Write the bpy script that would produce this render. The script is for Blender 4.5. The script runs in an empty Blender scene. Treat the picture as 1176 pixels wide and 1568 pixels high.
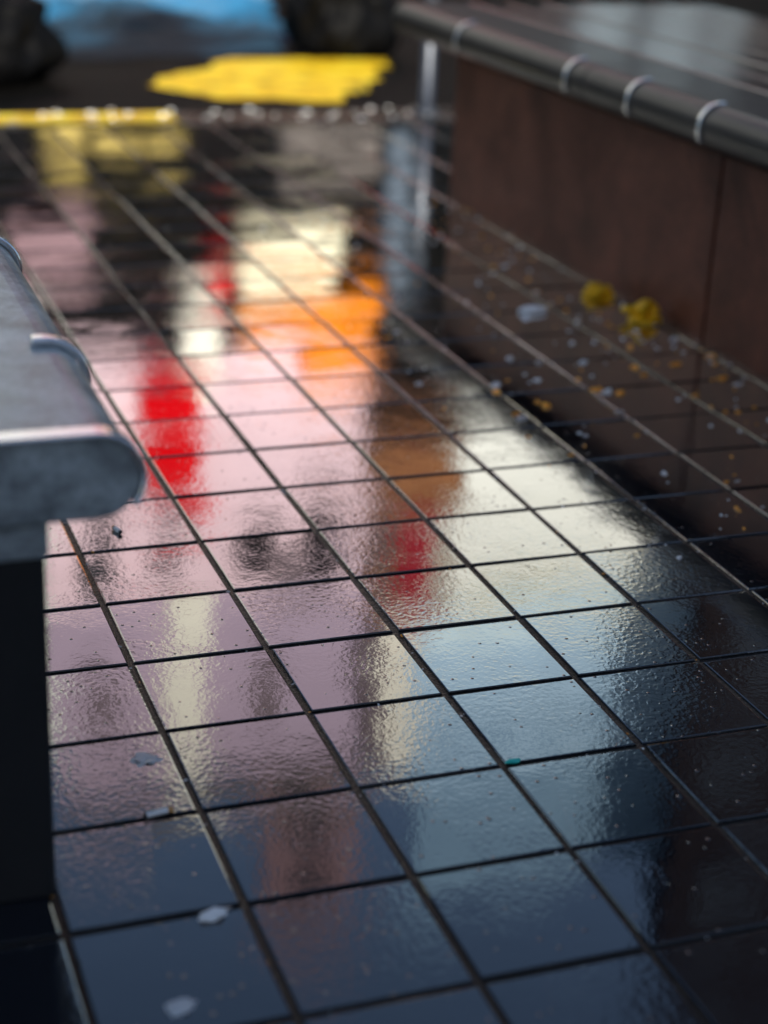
import bpy, bmesh, math, random
from mathutils import Vector, Matrix, noise
random.seed(7)
S=bpy.context.scene
S.view_settings.view_transform='Standard'; S.view_settings.look='None'; S.view_settings.exposure=0
COL=S.collection

# ------------------------------------------------------------ helpers
class MB:
    """collects geometry into one mesh object"""
    def __init__(s,name,mats,parent=None,smooth=False):
        s.n=name; s.m=mats; s.v=[]; s.f=[]; s.i=[]; s.p=parent; s.s=smooth
    def add(s,vs,fs,mi=0):
        b=len(s.v); s.v+=[tuple(v) for v in vs]
        for f in fs: s.f.append([b+k for k in f]); s.i.append(mi)
    def box(s,x0,x1,y0,y1,z0,z1,mi=0,k=0.):
        # k: how far the side walls splay per metre of depth (along view lines, keeping shaded sides off the reflected sky)
        d=y1-y0; a0=x0+k*x0*d; a1=x1+k*x1*d
        s.add([(x0,y0,z0),(x1,y0,z0),(a1,y1,z0),(a0,y1,z0),(x0,y0,z1),(x1,y0,z1),(a1,y1,z1),(a0,y1,z1)],
              [(0,3,2,1),(4,5,6,7),(0,1,5,4),(1,2,6,5),(2,3,7,6),(3,0,4,7)],mi)
    def extr(s,prof,y0,y1,mi=0,n=1):
        k=len(prof); vs=[]
        for j in range(n+1):
            y=y0+(y1-y0)*j/n
            vs+=[(x,y,z) for x,z in prof]
        fs=[tuple(range(k)),tuple(n*k+q for q in reversed(range(k)))]
        for j in range(n):
            for q in range(k):
                r=(q+1)%k; fs.append((j*k+q,(j+1)*k+q,(j+1)*k+r,j*k+r))
        s.add(vs,fs,mi)
    def done(s,bevel=0,seg=2):
        me=bpy.data.meshes.new(s.n); me.from_pydata(s.v,[],s.f)
        for m in s.m: me.materials.append(m)
        me.polygons.foreach_set('material_index',s.i)
        bm=bmesh.new(); bm.from_mesh(me); bmesh.ops.recalc_face_normals(bm,faces=bm.faces)
        bm.to_mesh(me); bm.free()
        if s.s: me.polygons.foreach_set('use_smooth',[True]*len(me.polygons))
        me.update()
        o=bpy.data.objects.new(s.n,me); COL.objects.link(o)
        if s.p: o.parent=s.p
        if bevel:
            b=o.modifiers.new('bevel','BEVEL'); b.width=bevel; b.segments=seg; b.limit_method='ANGLE'
        return o
def empty(name):
    e=bpy.data.objects.new(name,None); COL.objects.link(e); return e

def mat(name):
    m=bpy.data.materials.new(name); m.use_nodes=True; nt=m.node_tree
    return m,nt,nt.nodes['Principled BSDF'],nt.nodes['Material Output']
def N(nt,t,**kw):
    n=nt.nodes.new(t)
    for k,v in kw.items():
        if k in n.inputs: n.inputs[k].default_value=v
        else: setattr(n,k,v)
    return n
def simple(name,col,rough=.6,metal=0,var=.25,scale=8,bump=.2,bscale=60,spec=.5,bdist=.002):
    m,nt,b,o=mat(name)
    tc=N(nt,'ShaderNodeTexCoord'); n=N(nt,'ShaderNodeTexNoise',Scale=scale,Detail=6.,Roughness=.6)
    nt.links.new(tc.outputs['Object'],n.inputs['Vector'])
    r=N(nt,'ShaderNodeMapRange'); r.inputs['From Min'].default_value=.3; r.inputs['From Max'].default_value=.7
    r.inputs['To Min'].default_value=1-var; r.inputs['To Max'].default_value=1+var
    nt.links.new(n.outputs['Fac'],r.inputs['Value'])
    mx=N(nt,'ShaderNodeVectorMath',operation='SCALE'); mx.inputs[0].default_value=col[:3]
    nt.links.new(r.outputs[0],mx.inputs['Scale']); nt.links.new(mx.outputs[0],b.inputs['Base Color'])
    b.inputs['Roughness'].default_value=rough; b.inputs['Metallic'].default_value=metal
    b.inputs['Specular IOR Level'].default_value=spec
    if bump:
        n2=N(nt,'ShaderNodeTexNoise',Scale=bscale,Detail=5.); nt.links.new(tc.outputs['Object'],n2.inputs['Vector'])
        bp=N(nt,'ShaderNodeBump',Strength=bump,Distance=bdist); nt.links.new(n2.outputs['Fac'],bp.inputs['Height'])
        nt.links.new(bp.outputs[0],b.inputs['Normal'])
    return m

# ------------------------------------------------------------ wet glazed paving
def wet(name,base,k,ior,rough0,rough1,film,drops,wave,grain=0,tint=(1,1,1,1)):
    m,nt,b,out=mat(name); L=nt.links.new
    geo=N(nt,'ShaderNodeNewGeometry'); pos=geo.outputs['Position']
    dv=N(nt,'ShaderNodeVectorMath',operation='SCALE'); dv.inputs['Scale'].default_value=5.0; L(pos,dv.inputs[0])
    fl=N(nt,'ShaderNodeVectorMath',operation='FLOOR'); L(dv.outputs[0],fl.inputs[0])
    mu=N(nt,'ShaderNodeVectorMath',operation='MULTIPLY'); mu.inputs[1].default_value=(1,1,0); L(fl.outputs[0],mu.inputs[0])
    wn=N(nt,'ShaderNodeTexWhiteNoise'); L(mu.outputs[0],wn.inputs['Vector'])
    pn=N(nt,'ShaderNodeTexNoise',Scale=4.5,Detail=3.,Roughness=.6); L(pos,pn.inputs['Vector'])
    ad=N(nt,'ShaderNodeMath',operation='ADD'); L(pn.outputs['Fac'],ad.inputs[0])
    sc=N(nt,'ShaderNodeMath',operation='MULTIPLY'); sc.inputs[1].default_value=.25; L(wn.outputs['Value'],sc.inputs[0]); L(sc.outputs[0],ad.inputs[1])
    rr=N(nt,'ShaderNodeMapRange'); rr.inputs['From Min'].default_value=.4; rr.inputs['From Max'].default_value=.85
    rr.inputs['To Min'].default_value=rough0; rr.inputs['To Max'].default_value=rough1; L(ad.outputs[0],rr.inputs['Value'])
    n1=N(nt,'ShaderNodeTexNoise',Scale=120.,Detail=1.5,Roughness=.5,Distortion=.4); L(pos,n1.inputs['Vector'])
    n2=N(nt,'ShaderNodeTexNoise',Scale=13.,Detail=1.,Roughness=.5); L(pos,n2.inputs['Vector'])
    mk=N(nt,'ShaderNodeMapRange'); mk.inputs['From Min'].default_value=.5; mk.inputs['From Max'].default_value=.78
    mk.inputs['To Min'].default_value=.2; mk.inputs['To Max'].default_value=1.; L(ad.outputs[0],mk.inputs['Value'])
    m1=N(nt,'ShaderNodeMath',operation='MULTIPLY'); L(n1.outputs['Fac'],m1.inputs[0]); L(mk.outputs[0],m1.inputs[1])
    h1=N(nt,'ShaderNodeMath',operation='MULTIPLY'); h1.inputs[1].default_value=film; L(m1.outputs[0],h1.inputs[0])
    h2=N(nt,'ShaderNodeMath',operation='MULTIPLY_ADD'); h2.inputs[1].default_value=wave; L(n2.outputs['Fac'],h2.inputs[0]); L(h1.outputs[0],h2.inputs[2])
    last=h2
    if drops:
        vo=N(nt,'ShaderNodeTexVoronoi',Scale=75.); L(pos,vo.inputs['Vector'])
        sp=N(nt,'ShaderNodeSeparateColor'); L(vo.outputs['Color'],sp.inputs[0])
        gt=N(nt,'ShaderNodeMath',operation='GREATER_THAN'); gt.inputs[1].default_value=.84; L(sp.outputs[0],gt.inputs[0])
        dr=N(nt,'ShaderNodeMapRange',interpolation_type='SMOOTHSTEP'); dr.inputs['From Min'].default_value=.22; dr.inputs['From Max'].default_value=.03
        dr.inputs['To Min'].default_value=0; dr.inputs['To Max'].default_value=drops; L(vo.outputs['Distance'],dr.inputs['Value'])
        m2=N(nt,'ShaderNodeMath',operation='MULTIPLY_ADD'); L(dr.outputs[0],m2.inputs[0]); L(gt.outputs[0],m2.inputs[1]); L(last.outputs[0],m2.inputs[2]); last=m2
    if grain:
        n4=N(nt,'ShaderNodeTexNoise',Scale=260.,Detail=3.,Roughness=.7); L(pos,n4.inputs['Vector'])
        m4=N(nt,'ShaderNodeMath',operation='MULTIPLY_ADD'); m4.inputs[1].default_value=grain; L(n4.outputs['Fac'],m4.inputs[0]); L(last.outputs[0],m4.inputs[2]); last=m4
    bp=N(nt,'ShaderNodeBump',Strength=1.,Distance=1.); L(last.outputs[0],bp.inputs['Height']); last=bp
    fr=N(nt,'ShaderNodeFresnel',IOR=ior); L(last.outputs[0],fr.inputs['Normal'])
    fm=N(nt,'ShaderNodeMath',operation='MULTIPLY',use_clamp=True); fm.inputs[1].default_value=k; L(fr.outputs[0],fm.inputs[0])
    gl=N(nt,'ShaderNodeBsdfAnisotropic'); L(rr.outputs[0],gl.inputs['Roughness']); L(last.outputs[0],gl.inputs['Normal'])
    gl.inputs['Color'].default_value=tint
    df=N(nt,'ShaderNodeBsdfDiffuse')
    cr=N(nt,'ShaderNodeMapRange'); cr.inputs['To Min'].default_value=.55; cr.inputs['To Max'].default_value=1.5
    L(ad.outputs[0],cr.inputs['Value'])
    cs=N(nt,'ShaderNodeVectorMath',operation='SCALE'); cs.inputs[0].default_value=base; L(cr.outputs[0],cs.inputs['Scale'])
    L(cs.outputs[0],df.inputs['Color'])
    mx=N(nt,'ShaderNodeMixShader'); L(fm.outputs[0],mx.inputs[0]); L(df.outputs[0],mx.inputs[1]); L(gl.outputs[0],mx.inputs[2])
    L(mx.outputs[0],out.inputs['Surface'])
    return m
M_tile=wet('wet_glazed_tile',(.007,.009,.013),4.3,1.33,.025,.085,.00026,.0006,.00024)
M_grout=wet('wet_grout',(.010,.008,.007),.95,1.34,.2,.4,.0014,0,.001,grain=.0014,tint=(1,.93,.86,1))
M_stone=wet('wet_kerb_stone',(.014,.011,.007),.7,1.36,.15,.35,.001,0,.001,grain=.0006)

T=.2
g=MB('pavement',[M_grout,M_tile]); 
g.box(-7,8,-6,4.8,-.12,-.0035,0)
gw=.0044
for i in range(-35,40):
    for j in range(-30,24):
        x0=i*T+gw+random.uniform(-.001,.001); x1=(i+1)*T-gw+random.uniform(-.001,.001)
        y0=j*T+gw+random.uniform(-.001,.001); y1=(j+1)*T-gw+random.uniform(-.001,.001)
        if y0<-6+.01 or x0<-7: continue
        a,b,c=random.gauss(0,.00038),random.gauss(0,.00038),random.gauss(0,.0003)
        h=[c-a-b,c+a-b,c+a+b,c-a+b]; e=.0022
        vs=[(x0,y0,-.006),(x1,y0,-.006),(x1,y1,-.006),(x0,y1,-.006)]
        vs+=[(x0,y0,h[0]-.0016),(x1,y0,h[1]-.0016),(x1,y1,h[2]-.0016),(x0,y1,h[3]-.0016)]
        vs+=[(x0+e*.35,y0+e*.35,h[0]-.0004),(x1-e*.35,y0+e*.35,h[1]-.0004),(x1-e*.35,y1-e*.35,h[2]-.0004),(x0+e*.35,y1-e*.35,h[3]-.0004)]
        vs+=[(x0+e,y0+e,h[0]),(x1-e,y0+e,h[1]),(x1-e,y1-e,h[2]),(x0+e,y1-e,h[3])]
        fs=[(12,13,14,15)]
        for r in (0,4,8):
            for q in range(4):
                w=(q+1)%4; fs.append((r+q,r+w,r+4+w,r+4+q))
        g.add(vs,fs,1)
g.done()

M_ground=simple('damp_ground',(.05,.048,.045),.8,var=.3,scale=.6,bump=.3,bscale=20,bdist=.01)
gr=MB('ground',[M_ground]); gr.add([(-900,-900,-.135),(900,-900,-.135),(900,900,-.135),(-900,900,-.135)],[(0,1,2,3)]); gr.done()
M_asph=simple('wet_asphalt',(.005,.0045,.004),.6,var=.6,scale=3,bump=.8,bscale=120,spec=.06,bdist=.004)
rd=MB('road',[M_asph]); rd.add([(-60,5.13,-.12),(60,5.13,-.12),(60,20,-.12),(-60,20,-.12)],[(0,1,2,3)]); rd.done()
M_pave=simple('far_pavement_stone',(.12,.115,.11),.7)
fp=MB('far_pavement',[M_pave]); fp.box(-60,60,20,24,-.13,0); fp.done()

k=MB('kerb',[M_stone]); x=-7
while x<8:
    k.box(x+.004,x+.9-.004,4.803,5.13,-.13,-.001+random.uniform(-.002,.001)); x+=.9
k.done(bevel=.02,seg=3)
def paint(name):
    m,nt,b,o=mat(name); L=nt.links.new
    tc=N(nt,'ShaderNodeTexCoord'); n=N(nt,'ShaderNodeTexNoise',Scale=7.,Detail=8.,Roughness=.7); L(tc.outputs['Object'],n.inputs['Vector'])
    r=N(nt,'ShaderNodeValToRGB'); e=r.color_ramp.elements; e[0].position=.34; e[0].color=(.22,.13,.01,1); e[1].position=.47; e[1].color=(.95,.58,.012,1)
    e2=r.color_ramp.elements.new(.66); e2.color=(1,.80,.06,1)
    L(n.outputs['Fac'],r.inputs[0]); L(r.outputs[0],b.inputs['Base Color']); b.inputs['Roughness'].default_value=.45; b.inputs['Specular IOR Level'].default_value=.2
    bp=N(nt,'ShaderNodeBump',Strength=.3,Distance=.004); L(n.outputs['Fac'],bp.inputs['Height']); L(bp.outputs[0],b.inputs['Normal'])
    return m
M_yel=paint('yellow_road_paint')
y=MB('kerb_marking',[M_yel])
n=60
ed=[4.85+random.uniform(-.015,.015) for _ in range(n+1)]
for q in range(n):
    xa=-5+q*6.1/n; xb=xa+6.1/n
    y.add([(xa,ed[q],.0045),(xb,ed[q+1],.0045),(xb,5.09,.0045),(xa,5.09,.0045)],[(0,1,2,3)])
y.done()
rm=MB('road_marking',[M_yel])
poly0=[(1.33,6.5),(1.6,6.15),(2.12,6.0),(2.2,6.22),(2.34,6.3),(2.42,6.55),(2.55,6.66),(2.6,6.95),(2.74,7.05),(2.80,7.3),(1.95,7.38),(1.75,7.05),(1.5,6.8)]
poly=[]
for (a,b),(c,d) in zip(poly0,poly0[1:]+poly0[:1]):
    for q in range(4): poly.append((a+(c-a)*q/4+random.uniform(-.02,.02),b+(d-b)*q/4+random.uniform(-.04,.04)))
rm.add([(a,b,-.115) for a,b in poly],[tuple(range(len(poly)))]); rm.done()

# ------------------------------------------------------------ benches
def stone(name,col,rough,coat,lo=.55,hi=1.5,scale=7.,stretch=(1,1,1),bump=.35):
    m,nt,b,o=mat(name); L=nt.links.new
    tc=N(nt,'ShaderNodeTexCoord'); mp=N(nt,'ShaderNodeMapping'); mp.inputs['Scale'].default_value=stretch; L(tc.outputs['Object'],mp.inputs[0])
    n=N(nt,'ShaderNodeTexNoise',Scale=scale,Detail=8.,Roughness=.65,Distortion=.5); L(mp.outputs[0],n.inputs['Vector'])
    n2=N(nt,'ShaderNodeTexNoise',Scale=160.,Detail=3.); L(tc.outputs['Object'],n2.inputs['Vector'])
    r=N(nt,'ShaderNodeValToRGB'); r.color_ramp.elements[0].position=.32; r.color_ramp.elements[1].position=.68
    r.color_ramp.elements[0].color=(*[c*lo for c in col],1); r.color_ramp.elements[1].color=(*[c*hi for c in col],1)
    L(n.outputs['Fac'],r.inputs[0])
    mm=N(nt,'ShaderNodeMixRGB',blend_type='OVERLAY',Fac=.6); L(r.outputs[0],mm.inputs[1]); L(n2.outputs['Fac'],mm.inputs[2])
    L(mm.outputs[0],b.inputs['Base Color'])
    b.inputs['Roughness'].default_value=rough; b.inputs['Coat Weight'].default_value=coat; b.inputs['Coat Roughness'].default_value=.12
    bp=N(nt,'ShaderNodeBump',Strength=bump,Distance=.003); L(n.outputs['Fac'],bp.inputs['Height']); L(bp.outputs[0],b.inputs['Normal']); L(bp.outputs[0],b.inputs['Coat Normal'])
    return m
M_conc=stone('bench_concrete',(.34,.38,.39),.5,.4,.45,1.4,14.)
M_brown=stone('brown_granite',(.16,.052,.026),.5,.0,.5,1.5,4.); M_brown.node_tree.nodes['Principled BSDF'].inputs['Specular IOR Level'].default_value=.25
M_cap=stone('dark_cap_timber',(.035,.032,.034),.3,1.,scale=9.,stretch=(6,.6,6),bump=.3)
M_nose=stone('dark_cap_nose',(.024,.018,.016),.45,.2)
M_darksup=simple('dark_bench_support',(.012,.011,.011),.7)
M_steel=simple('stainless_steel',(.9,.9,.92),.25,metal=1,var=.08,bump=.15,bscale=40,bdist=.001)
M_galv=simple('polished_edge_strip',(.92,.93,.96),.22,metal=.9,var=.05,bump=.15,bscale=40,bdist=.001)

def nose(xe,dirn,z0,z1,xb,n=16):
    r=(z1-z0)/2; zc=(z0+z1)/2; pts=[]
    for q in range(n+1):
        a=math.pi/2-math.pi*q/n
        pts.append((xe-dirn*r+dirn*r*math.cos(a),zc+r*math.sin(a)))
    pts+=[(xb,z0),(xb,z1)]
    return pts
def strap(mb,xe,dirn,z0,z1,y0,y1,xin,th=.004,mi=0):
    r=(z1-z0)/2; zc=(z0+z1)/2
    def ring(rr):
        p=[(xin,zc+rr)]
        for q in range(17):
            a=math.pi/2-math.pi*.72*q/16
            p.append((xe-dirn*r+dirn*rr*math.cos(a),zc+rr*math.sin(a)))
        return p
    A=ring(r+th); B=ring(r+.0005)
    k=len(A); vs=[(x,y0,z) for x,z in A]+[(x,y0,z) for x,z in B]+[(x,y1,z) for x,z in A]+[(x,y1,z) for x,z in B]
    fs=[]
    for q in range(k-1):
        fs+=[(q,q+1,2*k+q+1,2*k+q),(k+q,3*k+q,3*k+q+1,k+q+1),(q,k+q,k+q+1,q+1),(2*k+q,2*k+q+1,3*k+q+1,3*k+q)]
    fs+=[(0,2*k,3*k,k),(k-1,2*k-1,4*k-1,3*k-1)]
    mb.add(vs,fs,mi)

lb=empty('stone_bench')
s=MB('seat_slab',[M_conc],lb); s.extr(nose(-.098,1,.452,.542,-.62),.064,4.3,0); o=s.done(bevel=.004)
s=MB('support_beam',[M_conc],lb); s.box(-.60,-.193,.070,4.2,.412,.4515); s.done(bevel=.004)
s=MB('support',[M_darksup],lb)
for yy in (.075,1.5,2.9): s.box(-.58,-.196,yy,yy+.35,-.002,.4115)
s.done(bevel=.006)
s=MB('edge_strip',[M_galv],lb)
strap(s,-.098,1,.452,.542,.058,.084,-.62,.006)
s.done(bevel=.0028,seg=3)
s=MB('skate_stop',[M_galv],lb)
for yy in (.378,.9,1.45,2.0): strap(s,-.098,1,.452,.542,yy,yy+.022,-.158,.010)
s.done(bevel=.004,seg=3)

rb=empty('planter_wall_bench')
s=MB('wall_panels',[M_brown],rb)
ys=[3.5,1.88,.26,-1.36,-3.0]
for a,b in zip(ys[1:],ys[:-1]): s.box(1.64,2.7,a+.005,b-.005,-.002,.438)
s.done(bevel=.004)
s=MB('shadow_gap',[M_darksup],rb); s.box(1.655,2.68,-2.98,3.48,.439,.4535); s.box(1.655,2.68,-2.9,3.49,.0,.43); s.done()
s=MB('cap_nose',[M_nose],rb); 
yy=3.86
for L_ in (1.4,1.4,1.4,1.4,1.2):
    s.extr(nose(1.555,-1,.454,.556,1.80),yy-L_+.003,yy,0); yy-=L_
s.done(bevel=.003)
s=MB('cap_slats',[M_cap],rb)
for q in range(7): s.box(1.812+q*.13,1.812+q*.13+.118,-2.6,3.85,.5,.555+random.uniform(-.002,.002))
s.done(bevel=.006)
s=MB('skate_stop',[M_steel],rb)
for yy in (3.3,2.55,2.2,1.85,1.15,.5): strap(s,1.555,-1,.454,.556,yy,yy+.014,1.615,.006)
s.done(bevel=.003)

# ------------------------------------------------------------ litter
def crumple(name,c,size,m,amp=.35,seed=0,sub=3,flat=.5,rotz=0):
    bm=bmesh.new(); bmesh.ops.create_icosphere(bm,subdivisions=sub,radius=1)
    for v in bm.verts:
        p=v.co.copy(); d=noise.noise(p*1.6+Vector((seed,0,0)))*amp+abs(noise.noise(p*4+Vector((0,seed,0))))*amp*.8
        v.co=p*(1+d)
        v.co=Vector((v.co.x*size[0],v.co.y*size[1],max(v.co.z,-flat)*size[2]))
    zmin=min(v.co.z for v in bm.verts)
    bmesh.ops.translate(bm,verts=bm.verts,vec=(0,0,-zmin))
    me=bpy.data.meshes.new(name); bm.to_mesh(me); bm.free(); me.materials.append(m)
    o=bpy.data.objects.new(name,me); COL.objects.link(o); o.location=c; o.rotation_euler=(0,0,rotz)
    return o
M_amber=simple('amber_foil_wrapper',(1.0,.56,.01),.3,metal=.2,var=.3,scale=30,bump=.5)
M_paper=simple('white_paper',(.93,.93,.91),.6,var=.05)
M_org=simple('orange_bits',(1,.40,.04),.3,metal=.2,var=.4,scale=60)
M_spit=simple('pale_blob',(.6,.62,.63),.3,var=.2)
M_turq=simple('turquoise_plastic',(.03,.6,.5),.3)
crumple('crumpled_wrapper',(1.575,2.06,.001),(.042,.03,.028),M_amber,.6,3,4)
crumple('crumpled_wrapper',(1.570,2.29,.001),(.034,.026,.020),M_amber,.6,9,4)
crumple('paper_scrap',(1.338,2.184,.001),(.036,.016,.010),M_paper,.15,4,3,rotz=-.1)
crumple('paper_scrap',(-.04,-.012,.001),(.016,.008,.005),M_paper,.4,6,3,rotz=.2)
crumple('spit_blob',(-.038,.335,-.001),(.015,.012,.003),M_spit,.7,2,4)
crumple('spit_blob',(-.11,-.152,-.001),(.014,.011,.003),M_spit,.7,12,4)
crumple('plastic_shard',(.416,.205,.0),(.010,.004,.003),M_turq,.5,5,2)
M_filter=simple('cigarette_filter',(.6,.33,.12),.7,var=.3,scale=90)
M_ash=simple('burnt_tip',(.03,.03,.03),.9)
def butt(c,rot,l=.024):
    b=MB('cigarette_butt',[M_paper,M_filter,M_ash],None,False)
    def cyl(a0,a1,r,mi):
        k=14; vs=[]; 
        for aa in (a0,a1): vs+=[(aa,r*math.cos(2*math.pi*q/k),r*math.sin(2*math.pi*q/k)) for q in range(k)]
        b.add(vs,[(q,(q+1)%k,k+(q+1)%k,k+q) for q in range(k)]+[tuple(range(k)),tuple(range(2*k-1,k-1,-1))],mi)
    cyl(-l/2,l*.3,.0038,0); cyl(l*.301,l/2,.0039,1); cyl(-l/2-.002,-l/2-.0001,.0034,2)
    o=b.done(); o.location=(c[0],c[1],.0042); o.rotation_euler=(0,0,rot)
butt((.076,1.072),1.9,.022); butt((-.05,.205),.15,.034)
M_bit2=simple('pale_bits',(.75,.7,.66),.35,metal=.3,var=.5,scale=100)
lit=MB('litter_debris',[M_org,M_bit2,M_paper])
def bit(x,y,s,mi,z=0):
    k=random.randint(4,6); a0=random.random()*6; vs=[]
    st=random.uniform(.5,1.9)
    for q in range(k):
        a=a0+2*math.pi*q/k; r=s*random.uniform(.6,1.2); vs.append((x+r*math.cos(a)*st,y+r*math.sin(a)/st,z))
    vs+=[(a*.6+x*.4,b*.6+y*.4,z+s*random.uniform(.25,.7)) for a,b,_ in vs[:k]]
    lit.add(vs,[(q,(q+1)%k,k+(q+1)%k,k+q) for q in range(k)]+[tuple(range(k,2*k))],mi)
for (u,v,s_,mi) in [(6.19,7.87,.012,2),(6.1,7.95,.012,0),(6.3,7.8,.013,0),(5.33,7.58,.014,0),(5.3,7.7,.010,0),(5.09,8.33,.013,1),(5.0,8.1,.012,0),(4.93,7.28,.012,1),(4.9,7.4,.010,0),(7.67,8.02,.013,0),(7.75,7.8,.010,1),
    (7.04,10.37,.013,1),(5.63,9.2,.011,1),(5.83,4.55,.008,0),(4.77,3.7,.006,1),(7.9,9.5,.011,1),(6.5,10.7,.014,2),(7.2,9.3,.012,0),(7.1,13.1,.012,0),(7.3,12.4,.01,0),
    (7.9,7.2,.010,1),(8.0,8.8,.010,0),(7.6,9.9,.009,1),(6.6,9.6,.010,1),(5.9,9.0,.008,1),(6.9,8.6,.010,0),(6.4,8.9,.009,2),(7.4,8.6,.010,0),(5.6,8.4,.008,2)]:
    bit(u*T,v*T,s_,mi)
for q in range(320):
    u=random.uniform(4.2,8.1) if q%2 else random.uniform(6.8,8.15); v=random.uniform(4,17)
    bit(u*T,v*T,random.choice([.002,.003,.004,.005,.007]),random.choice([0,0,1,1,2]))
for q in range(420):
    i=random.randint(-1,8); 
    if random.random()<.7: x=i*T+random.gauss(0,.003); y_=random.uniform(-1,23)*T
    else: y_=random.randint(-4,22)*T+random.gauss(0,.003); x=random.uniform(-1,8)*T
    bit(x,y_,random.choice([.0012,.0015,.002,.003]),random.choice([0,1,1,2]),-.002)
for q in range(90):
    bit(random.uniform(-.5,2.2),random.uniform(4.82,5.12),random.uniform(.004,.016),random.choice([1,2,2]),.004)  # pale bits added on the kerb in place of bright glints
lit.done()

# ------------------------------------------------------------ kerbside things
def tube(name,c,prof,m,k=28):
    b=MB(name,[m],None,True); vs=[]
    for r,z in prof: vs+=[(c[0]+r*math.cos(2*math.pi*q/k),c[1]+r*math.sin(2*math.pi*q/k),c[2]+z) for q in range(k)]
    fs=[(j*k+q,j*k+(q+1)%k,(j+1)*k+(q+1)%k,(j+1)*k+q) for j in range(len(prof)-1) for q in range(k)]
    fs.append(tuple(range((len(prof)-1)*k,len(prof)*k)))
    b.add(vs,fs); return b.done()
M_pole=simple('brushed_steel',(.14,.15,.17),.45,metal=1,bump=.1)
tube('steel_bollard',(2.14,5.0,0),[(.05,0),(.05,.012),(.028,.016),(.026,.80),(.030,.803),(.030,.83),(.026,.833),(.025,.88),(.019,.90),(.007,.91)],M_pole)
M_bag=simple('black_bin_bag',(.004,.004,.0045),.5,bump=.6,bscale=25,bdist=.01,spec=.08)
def bag(c,r,h,seed):
    bm=bmesh.new(); bmesh.ops.create_icosphere(bm,subdivisions=5,radius=1)
    for v in bm.verts:
        p=v.co.copy(); z=p.z
        d=noise.noise(p*2+Vector((seed,1,0)))*.22+abs(noise.noise(Vector((p.x*5,p.y*5,p.z*1.5+seed))))*.16
        k=1+d
        neck=1 if z<.55 else max(.12,1-(z-.55)*2.1)
        if z>.93: neck=.3
        v.co=Vector((p.x*r*k*neck,p.y*r*k*neck,(max(z,-.6)+.6)*h/1.6*(1.0+.1*d)))
    me=bpy.data.meshes.new('bin_bag'); bm.to_mesh(me); bm.free(); me.materials.append(M_bag)
    me.polygons.foreach_set('use_smooth',[True]*len(me.polygons))
    o=bpy.data.objects.new('bin_bag',me); COL.objects.link(o); o.location=c
bag((2.66,7.62,-.12),.29,.5,1); bag((.60,6.75,-.12),.33,.5,5)
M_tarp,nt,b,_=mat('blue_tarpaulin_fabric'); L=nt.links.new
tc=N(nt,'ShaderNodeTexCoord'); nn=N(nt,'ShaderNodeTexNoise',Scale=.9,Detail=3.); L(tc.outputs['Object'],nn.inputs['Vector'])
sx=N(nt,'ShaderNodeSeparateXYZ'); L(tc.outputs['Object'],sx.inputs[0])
mr=N(nt,'ShaderNodeMapRange'); mr.inputs['From Min'].default_value=7.5; mr.inputs['From Max'].default_value=10.5; mr.inputs['To Min'].default_value=-.2; mr.inputs['To Max'].default_value=.18; L(sx.outputs['Y'],mr.inputs['Value'])  # shade painted into the colour: near part darker, far part brighter
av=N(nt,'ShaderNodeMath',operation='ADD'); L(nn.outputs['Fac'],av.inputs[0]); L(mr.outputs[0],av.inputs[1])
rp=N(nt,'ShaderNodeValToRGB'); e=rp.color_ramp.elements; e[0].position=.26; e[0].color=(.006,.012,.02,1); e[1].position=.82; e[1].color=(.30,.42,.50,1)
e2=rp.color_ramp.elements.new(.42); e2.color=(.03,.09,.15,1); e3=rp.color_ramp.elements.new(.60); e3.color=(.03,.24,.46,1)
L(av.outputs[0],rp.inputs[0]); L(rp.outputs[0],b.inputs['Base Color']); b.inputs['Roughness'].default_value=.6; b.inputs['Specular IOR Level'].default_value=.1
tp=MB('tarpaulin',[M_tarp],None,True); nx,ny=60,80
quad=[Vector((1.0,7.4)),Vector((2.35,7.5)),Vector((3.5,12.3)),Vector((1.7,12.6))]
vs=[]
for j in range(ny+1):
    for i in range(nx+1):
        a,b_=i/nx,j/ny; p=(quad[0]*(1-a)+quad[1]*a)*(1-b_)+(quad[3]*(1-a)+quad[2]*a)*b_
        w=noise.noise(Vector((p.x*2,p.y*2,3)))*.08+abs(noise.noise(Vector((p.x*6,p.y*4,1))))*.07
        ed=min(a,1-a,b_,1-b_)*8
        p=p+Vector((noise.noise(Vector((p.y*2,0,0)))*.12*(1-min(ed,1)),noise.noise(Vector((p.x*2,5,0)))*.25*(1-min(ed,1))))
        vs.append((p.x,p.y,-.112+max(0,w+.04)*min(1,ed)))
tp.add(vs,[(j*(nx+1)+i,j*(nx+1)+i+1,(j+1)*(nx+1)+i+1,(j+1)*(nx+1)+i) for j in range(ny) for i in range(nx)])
tp.done()

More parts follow.
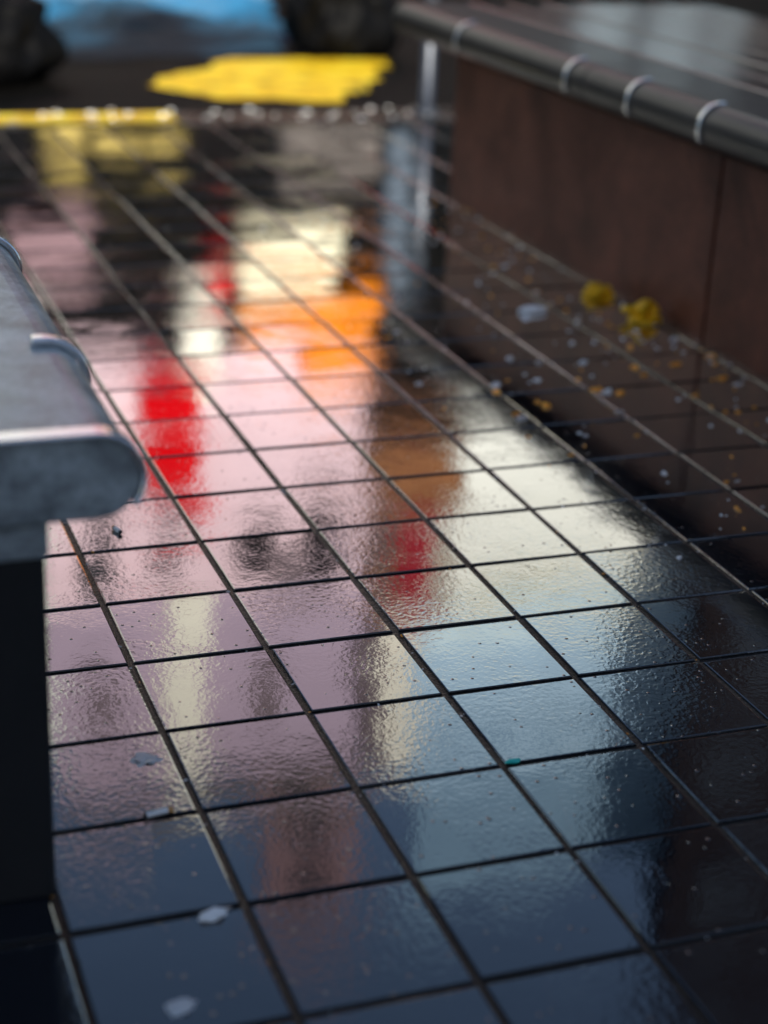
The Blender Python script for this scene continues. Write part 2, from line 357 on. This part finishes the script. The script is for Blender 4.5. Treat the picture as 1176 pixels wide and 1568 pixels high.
# ------------------------------------------------------------ facades across the street
def wallm(name,col,var=.12,rough=.8,scale=1.5,spec=.2): return simple(name,col,rough,var=var,scale=scale,bump=.3,bscale=12,bdist=.01,spec=spec)
F_pink=wallm('pink_render',(.86,.64,.72)); F_mauve=wallm('mauve_render',(.50,.39,.52)); F_cream=wallm('cream_render',(.92,.87,.64)); F_white=wallm('white_render',(.90,.92,.87))
F_dark=wallm('dark_cladding',(.006,.006,.006),spec=0.); F_brick=wallm('red_brown_brick',(.26,.11,.045),.5,.8,5); F_red=simple('red_sign',(.66,.004,.008),.9,var=.15,spec=0.)
F_org=simple('orange_awning',(.80,.23,.01),.8,var=.6,scale=2,spec=.1); F_grey=wallm('grey_stone',(.15,.13,.12)); F_glass=simple('window_glass',(.02,.022,.025),.08,var=.2,bump=0)
F_yel=simple('yellow_banner',(.66,.50,.14),.6,var=.5,scale=3,spec=.2); F_dpink=wallm('dusty_pink_render',(.24,.15,.17)); F_slate=wallm('slate_blue',(.10,.13,.17))
F_redd=wallm('crimson_panel',(.28,.008,.02)); F_pale=wallm('pale_plaster',(.6,.6,.6)); F_warmgrey=wallm('warm_grey',(.17,.13,.15)); F_hot=wallm('ivory_tiles',(.95,.92,.80),.05)
F_b1=wallm('pale_sky_standin',(.62,.80,.93),.12); F_b2=wallm('light_sky_standin',(.42,.62,.85),.12); F_b3=wallm('mid_sky_standin',(.22,.37,.55),.12)  # blues stand in for the brightness of the sky
F_dark2=wallm('brown_black_brick',(.016,.012,.012),spec=0.)
Y=24.; K=1/25.5
def win(mb,x0,x1,z0,z1,fm,gm,y=Y,bars=1):
    t=.07
    mb.box(x0,x1,y-.03,y+.02,z0,z1,gm)
    mb.box(x0-t,x0,y-.09,y+.01,z0-t,z1+t,fm); mb.box(x1,x1+t,y-.09,y+.01,z0-t,z1+t,fm)
    mb.box(x0,x1,y-.088,y+.01,z1,z1+t,fm); mb.box(x0,x1,y-.12,y+.01,z0-t,z0,fm)
    for q in range(bars):
        xx=x0+(x1-x0)*(q+1)/(bars+1); mb.box(xx-.025,xx+.025,y-.07,y-.032,z0,z1,fm)
b1=MB('corner_reflector_building',[F_dark,F_glass,F_dpink,F_grey,F_white]); b1.box(-18,3.45,Y,Y+9,0,6.3,0); b1.box(-18,3.45,Y,Y+9,6.301,14,4)  # unseen upper storeys made white to brighten reflections in the bench strip and slab
for zz in (6.9,10.2):
    for q in range(8): win(b1,-17+q*2.5,-15.8+q*2.5,zz,zz+1.8,3,1)
b1.box(3.0,4.15,Y-.7,Y-.5,4.7,5.5,2)
b1.done()
b2=MB('pink_building',[F_pink,F_glass,F_cream,F_dark,F_red,F_org,F_grey,F_yel,F_mauve,F_warmgrey,F_hot])
b2.box(3.5,8.85,Y,Y+5,7.0,11.4,0,K*.9); b2.box(3.5,8.85,Y,Y+5,11.401,15.3,8,K*.9); b2.box(3.5,8.85,Y+.02,Y+5,0,6.999,3,K*.9)
b2.box(3.4,8.95,Y-.2,Y+5,15.31,15.6,6,K*.9)
b2.box(4.95,5.9,Y-.5,Y-.42,7.3,9.3,4); b2.box(5.05,5.6,Y-.5,Y-.42,9.31,10.1,9)
b2.box(5.4,6.1,Y-.3,Y-.003,11.2,15.25,10)
b2.box(5.65,6.2,Y-.35,Y,5.9,7.6,10)
b2.box(6.55,8.15,Y-.4,Y,5.0,5.85,2)
b2.box(6.6,8.8,Y-.45,Y,6.05,6.95,5)
b2.box(7.6,8.7,Y-.45,Y,6.952,7.5,5)
b2.box(6.0,6.4,Y-.4,Y,5.3,5.75,4)
for a,b_ in ((3.6,4.2),(4.35,5.0),(5.1,5.6)): b2.box(a,b_,Y-.4,Y,3.35,3.75,7)
b2.box(7.2,8.8,Y-.3,Y,3.4,4.1,6)
# uneven warm-grey window panels with dark inner panels, set on the wall
b2.box(6.55,7.25,Y-.05,Y-.004,9.7,10.9,9); b2.box(7.7,8.5,Y-.05,Y-.004,9.4,11.2,9)
b2.box(6.7,7.15,Y-.09,Y-.051,9.9,10.7,3); b2.box(7.85,8.35,Y-.09,Y-.051,9.5,11.0,3); b2.box(7.26,7.69,Y-.07,Y-.004,10.5,11.3,9)
win(b2,4.1,4.5,9.9,11.0,9,1,bars=0); win(b2,7.1,7.4,12.6,13.9,9,9,bars=0); win(b2,4.1,4.5,12.6,13.9,9,9,bars=0)
b2.done()
b3=MB('grey_tower',[F_dpink,F_glass]); b3.box(8.0,9.9,Y+3,Y+6,0,21,0,K*.8)
for zz in (16,17.6,19.2): win(b3,8.5,9.3,zz,zz+1,0,1,y=Y+3)
b3.done()
b4=MB('brick_tower',[F_brick,F_dark,F_hot,F_redd,F_slate,F_glass,F_warmgrey]); b4.box(8.95,10.55,Y,Y+4,8.9,11.9,0,K*.9); b4.box(8.95,10.55,Y+.02,Y+4,0,8.89,1,K*.9)
b4.box(9.0,9.4,Y+.05,Y+4,11.901,15.4,6,K*.9); b4.box(9.401,10.0,Y+.05,Y+4,11.901,15.4,2,K*.9); b4.box(9.5,10.1,Y-.2,Y,9.8,11.9,3); win(b4,9.1,9.3,9.8,11.4,6,5,bars=0); win(b4,10.25,10.42,9.8,11.4,2,5,bars=0)
b4.box(9.0,9.35,Y-.25,Y,3.4,6.2,4)
b4.done()
b5=MB('white_building',[F_cream,F_dark,F_white,F_glass,F_b1]); b5.box(10.6,14.4,Y,Y+3,8.7,11.7,2,K*.9); b5.box(10.6,13.3,Y+.02,Y+3,0,8.69,1,K*.9)
b5.box(10.5,14.5,Y-.2,Y+3,11.701,11.9,0,K*.9)
b5.box(12.0,12.9,Y-.3,Y,2.9,3.9,4); b5.box(13.1,14.0,Y-.5,Y-.25,3.1,4.1,4); b5.box(14.2,14.9,Y-.5,Y-.25,2.9,3.6,4)  # unseen pale panels added to reflect as bright patches in the wet cap
b5.done()
b8=MB('sky_standin_tower',[F_b1,F_b2,F_b3,F_slate]); yb=Y+4.2; kx=(yb+1.55)/25.55  # added tower that reflects in the tiles as bright sky, banded darker upward
for z0,z1,m_ in ((0,14.9,0),(14.901,18.4,1),(18.401,21.5,2)):
    b8.box(10.1*kx,16.4*kx,yb,yb+4,z0*1.0,z1,m_,K*.8)
for zz in (16.8,18.9,20.):
    for q in range(5): b8.box(10.4*kx+q*1.2,10.4*kx+q*1.2+.75,yb-.05,yb,zz,zz+.8,2)
b8.done()
b6=MB('dark_office_building',[F_dark2,F_glass,F_slate]); b6.box(13.31,14.41,Y-.05,Y+3,0,9.4,0,K*.9); b6.box(14.411,15.2,Y,Y+3,0,11.,0,K*.9); b6.box(15.201,15.9,Y,Y+3,0,12.6,0,K*.9)
b6.box(15.901,34,Y,Y+10,0,26,0,K*.9)
for zz in range(4,24,3):
    for q in range(6): win(b6,16.6+q*2.6,18.2+q*2.6,zz,zz+1.6,0,1)
b6.done()
EL=math.radians(34); AZ=math.radians(8)
b7=MB('unseen_shade_building',[F_pale,F_glass,F_white]); b7.box(-16,7,-18,-8,-.1,12.9*math.tan(EL)/math.cos(AZ)+.02)  # unseen block added to shade the paving, sized from the sun, pale for bounce
for q in range(8):
    x=-15+q*2.75
    for z0 in (.6,4.0):
        b7.box(x,x+1.3,-8.03,-7.97,z0,z0+1.9,1); b7.box(x-.08,x+1.38,-8.02,-7.92,z0-.1,z0-.003,2)
b7.done()

# ------------------------------------------------------------ light, sky
w=bpy.data.worlds.new('World'); S.world=w; w.use_nodes=True; nt=w.node_tree
sk=nt.nodes.new('ShaderNodeTexSky'); sk.sky_type='NISHITA'; sk.sun_disc=False; sk.sun_elevation=EL; sk.sun_rotation=math.pi+AZ
nt.links.new(sk.outputs[0],nt.nodes['Background'].inputs[0]); nt.nodes['Background'].inputs[1].default_value=.15
sl=bpy.data.lights.new('sun','SUN'); sl.energy=5; sl.angle=math.radians(.5); sl.color=(1,.93,.80)
so=bpy.data.objects.new('sun',sl); COL.objects.link(so); so.rotation_euler=(math.pi/2-EL,0,-AZ)

# ------------------------------------------------------------ camera
cd=bpy.data.cameras.new('camera'); cam=bpy.data.objects.new('camera',cd); COL.objects.link(cam)
cd.sensor_fit='HORIZONTAL'; cd.sensor_width=24; cd.lens=53.82; cd.clip_end=3000; cd.clip_start=.05
yaw,pit,rol=.36269,.38856,.04775
f=Vector((math.sin(yaw)*math.cos(pit),math.cos(yaw)*math.cos(pit),-math.sin(pit)))
r0=Vector((math.cos(yaw),-math.sin(yaw),0)); u0=r0.cross(f)
r=r0*math.cos(rol)+u0*math.sin(rol); u=-r0*math.sin(rol)+u0*math.cos(rol)
R=Matrix((r,u,-f)).transposed().to_4x4(); R.translation=Vector((-2.22452*T,-7.7457*T,5.68814*T))
cam.matrix_world=R
cd.dof.use_dof=True; cd.dof.focus_distance=2.5; cd.dof.aperture_fstop=1.7
S.camera=cam
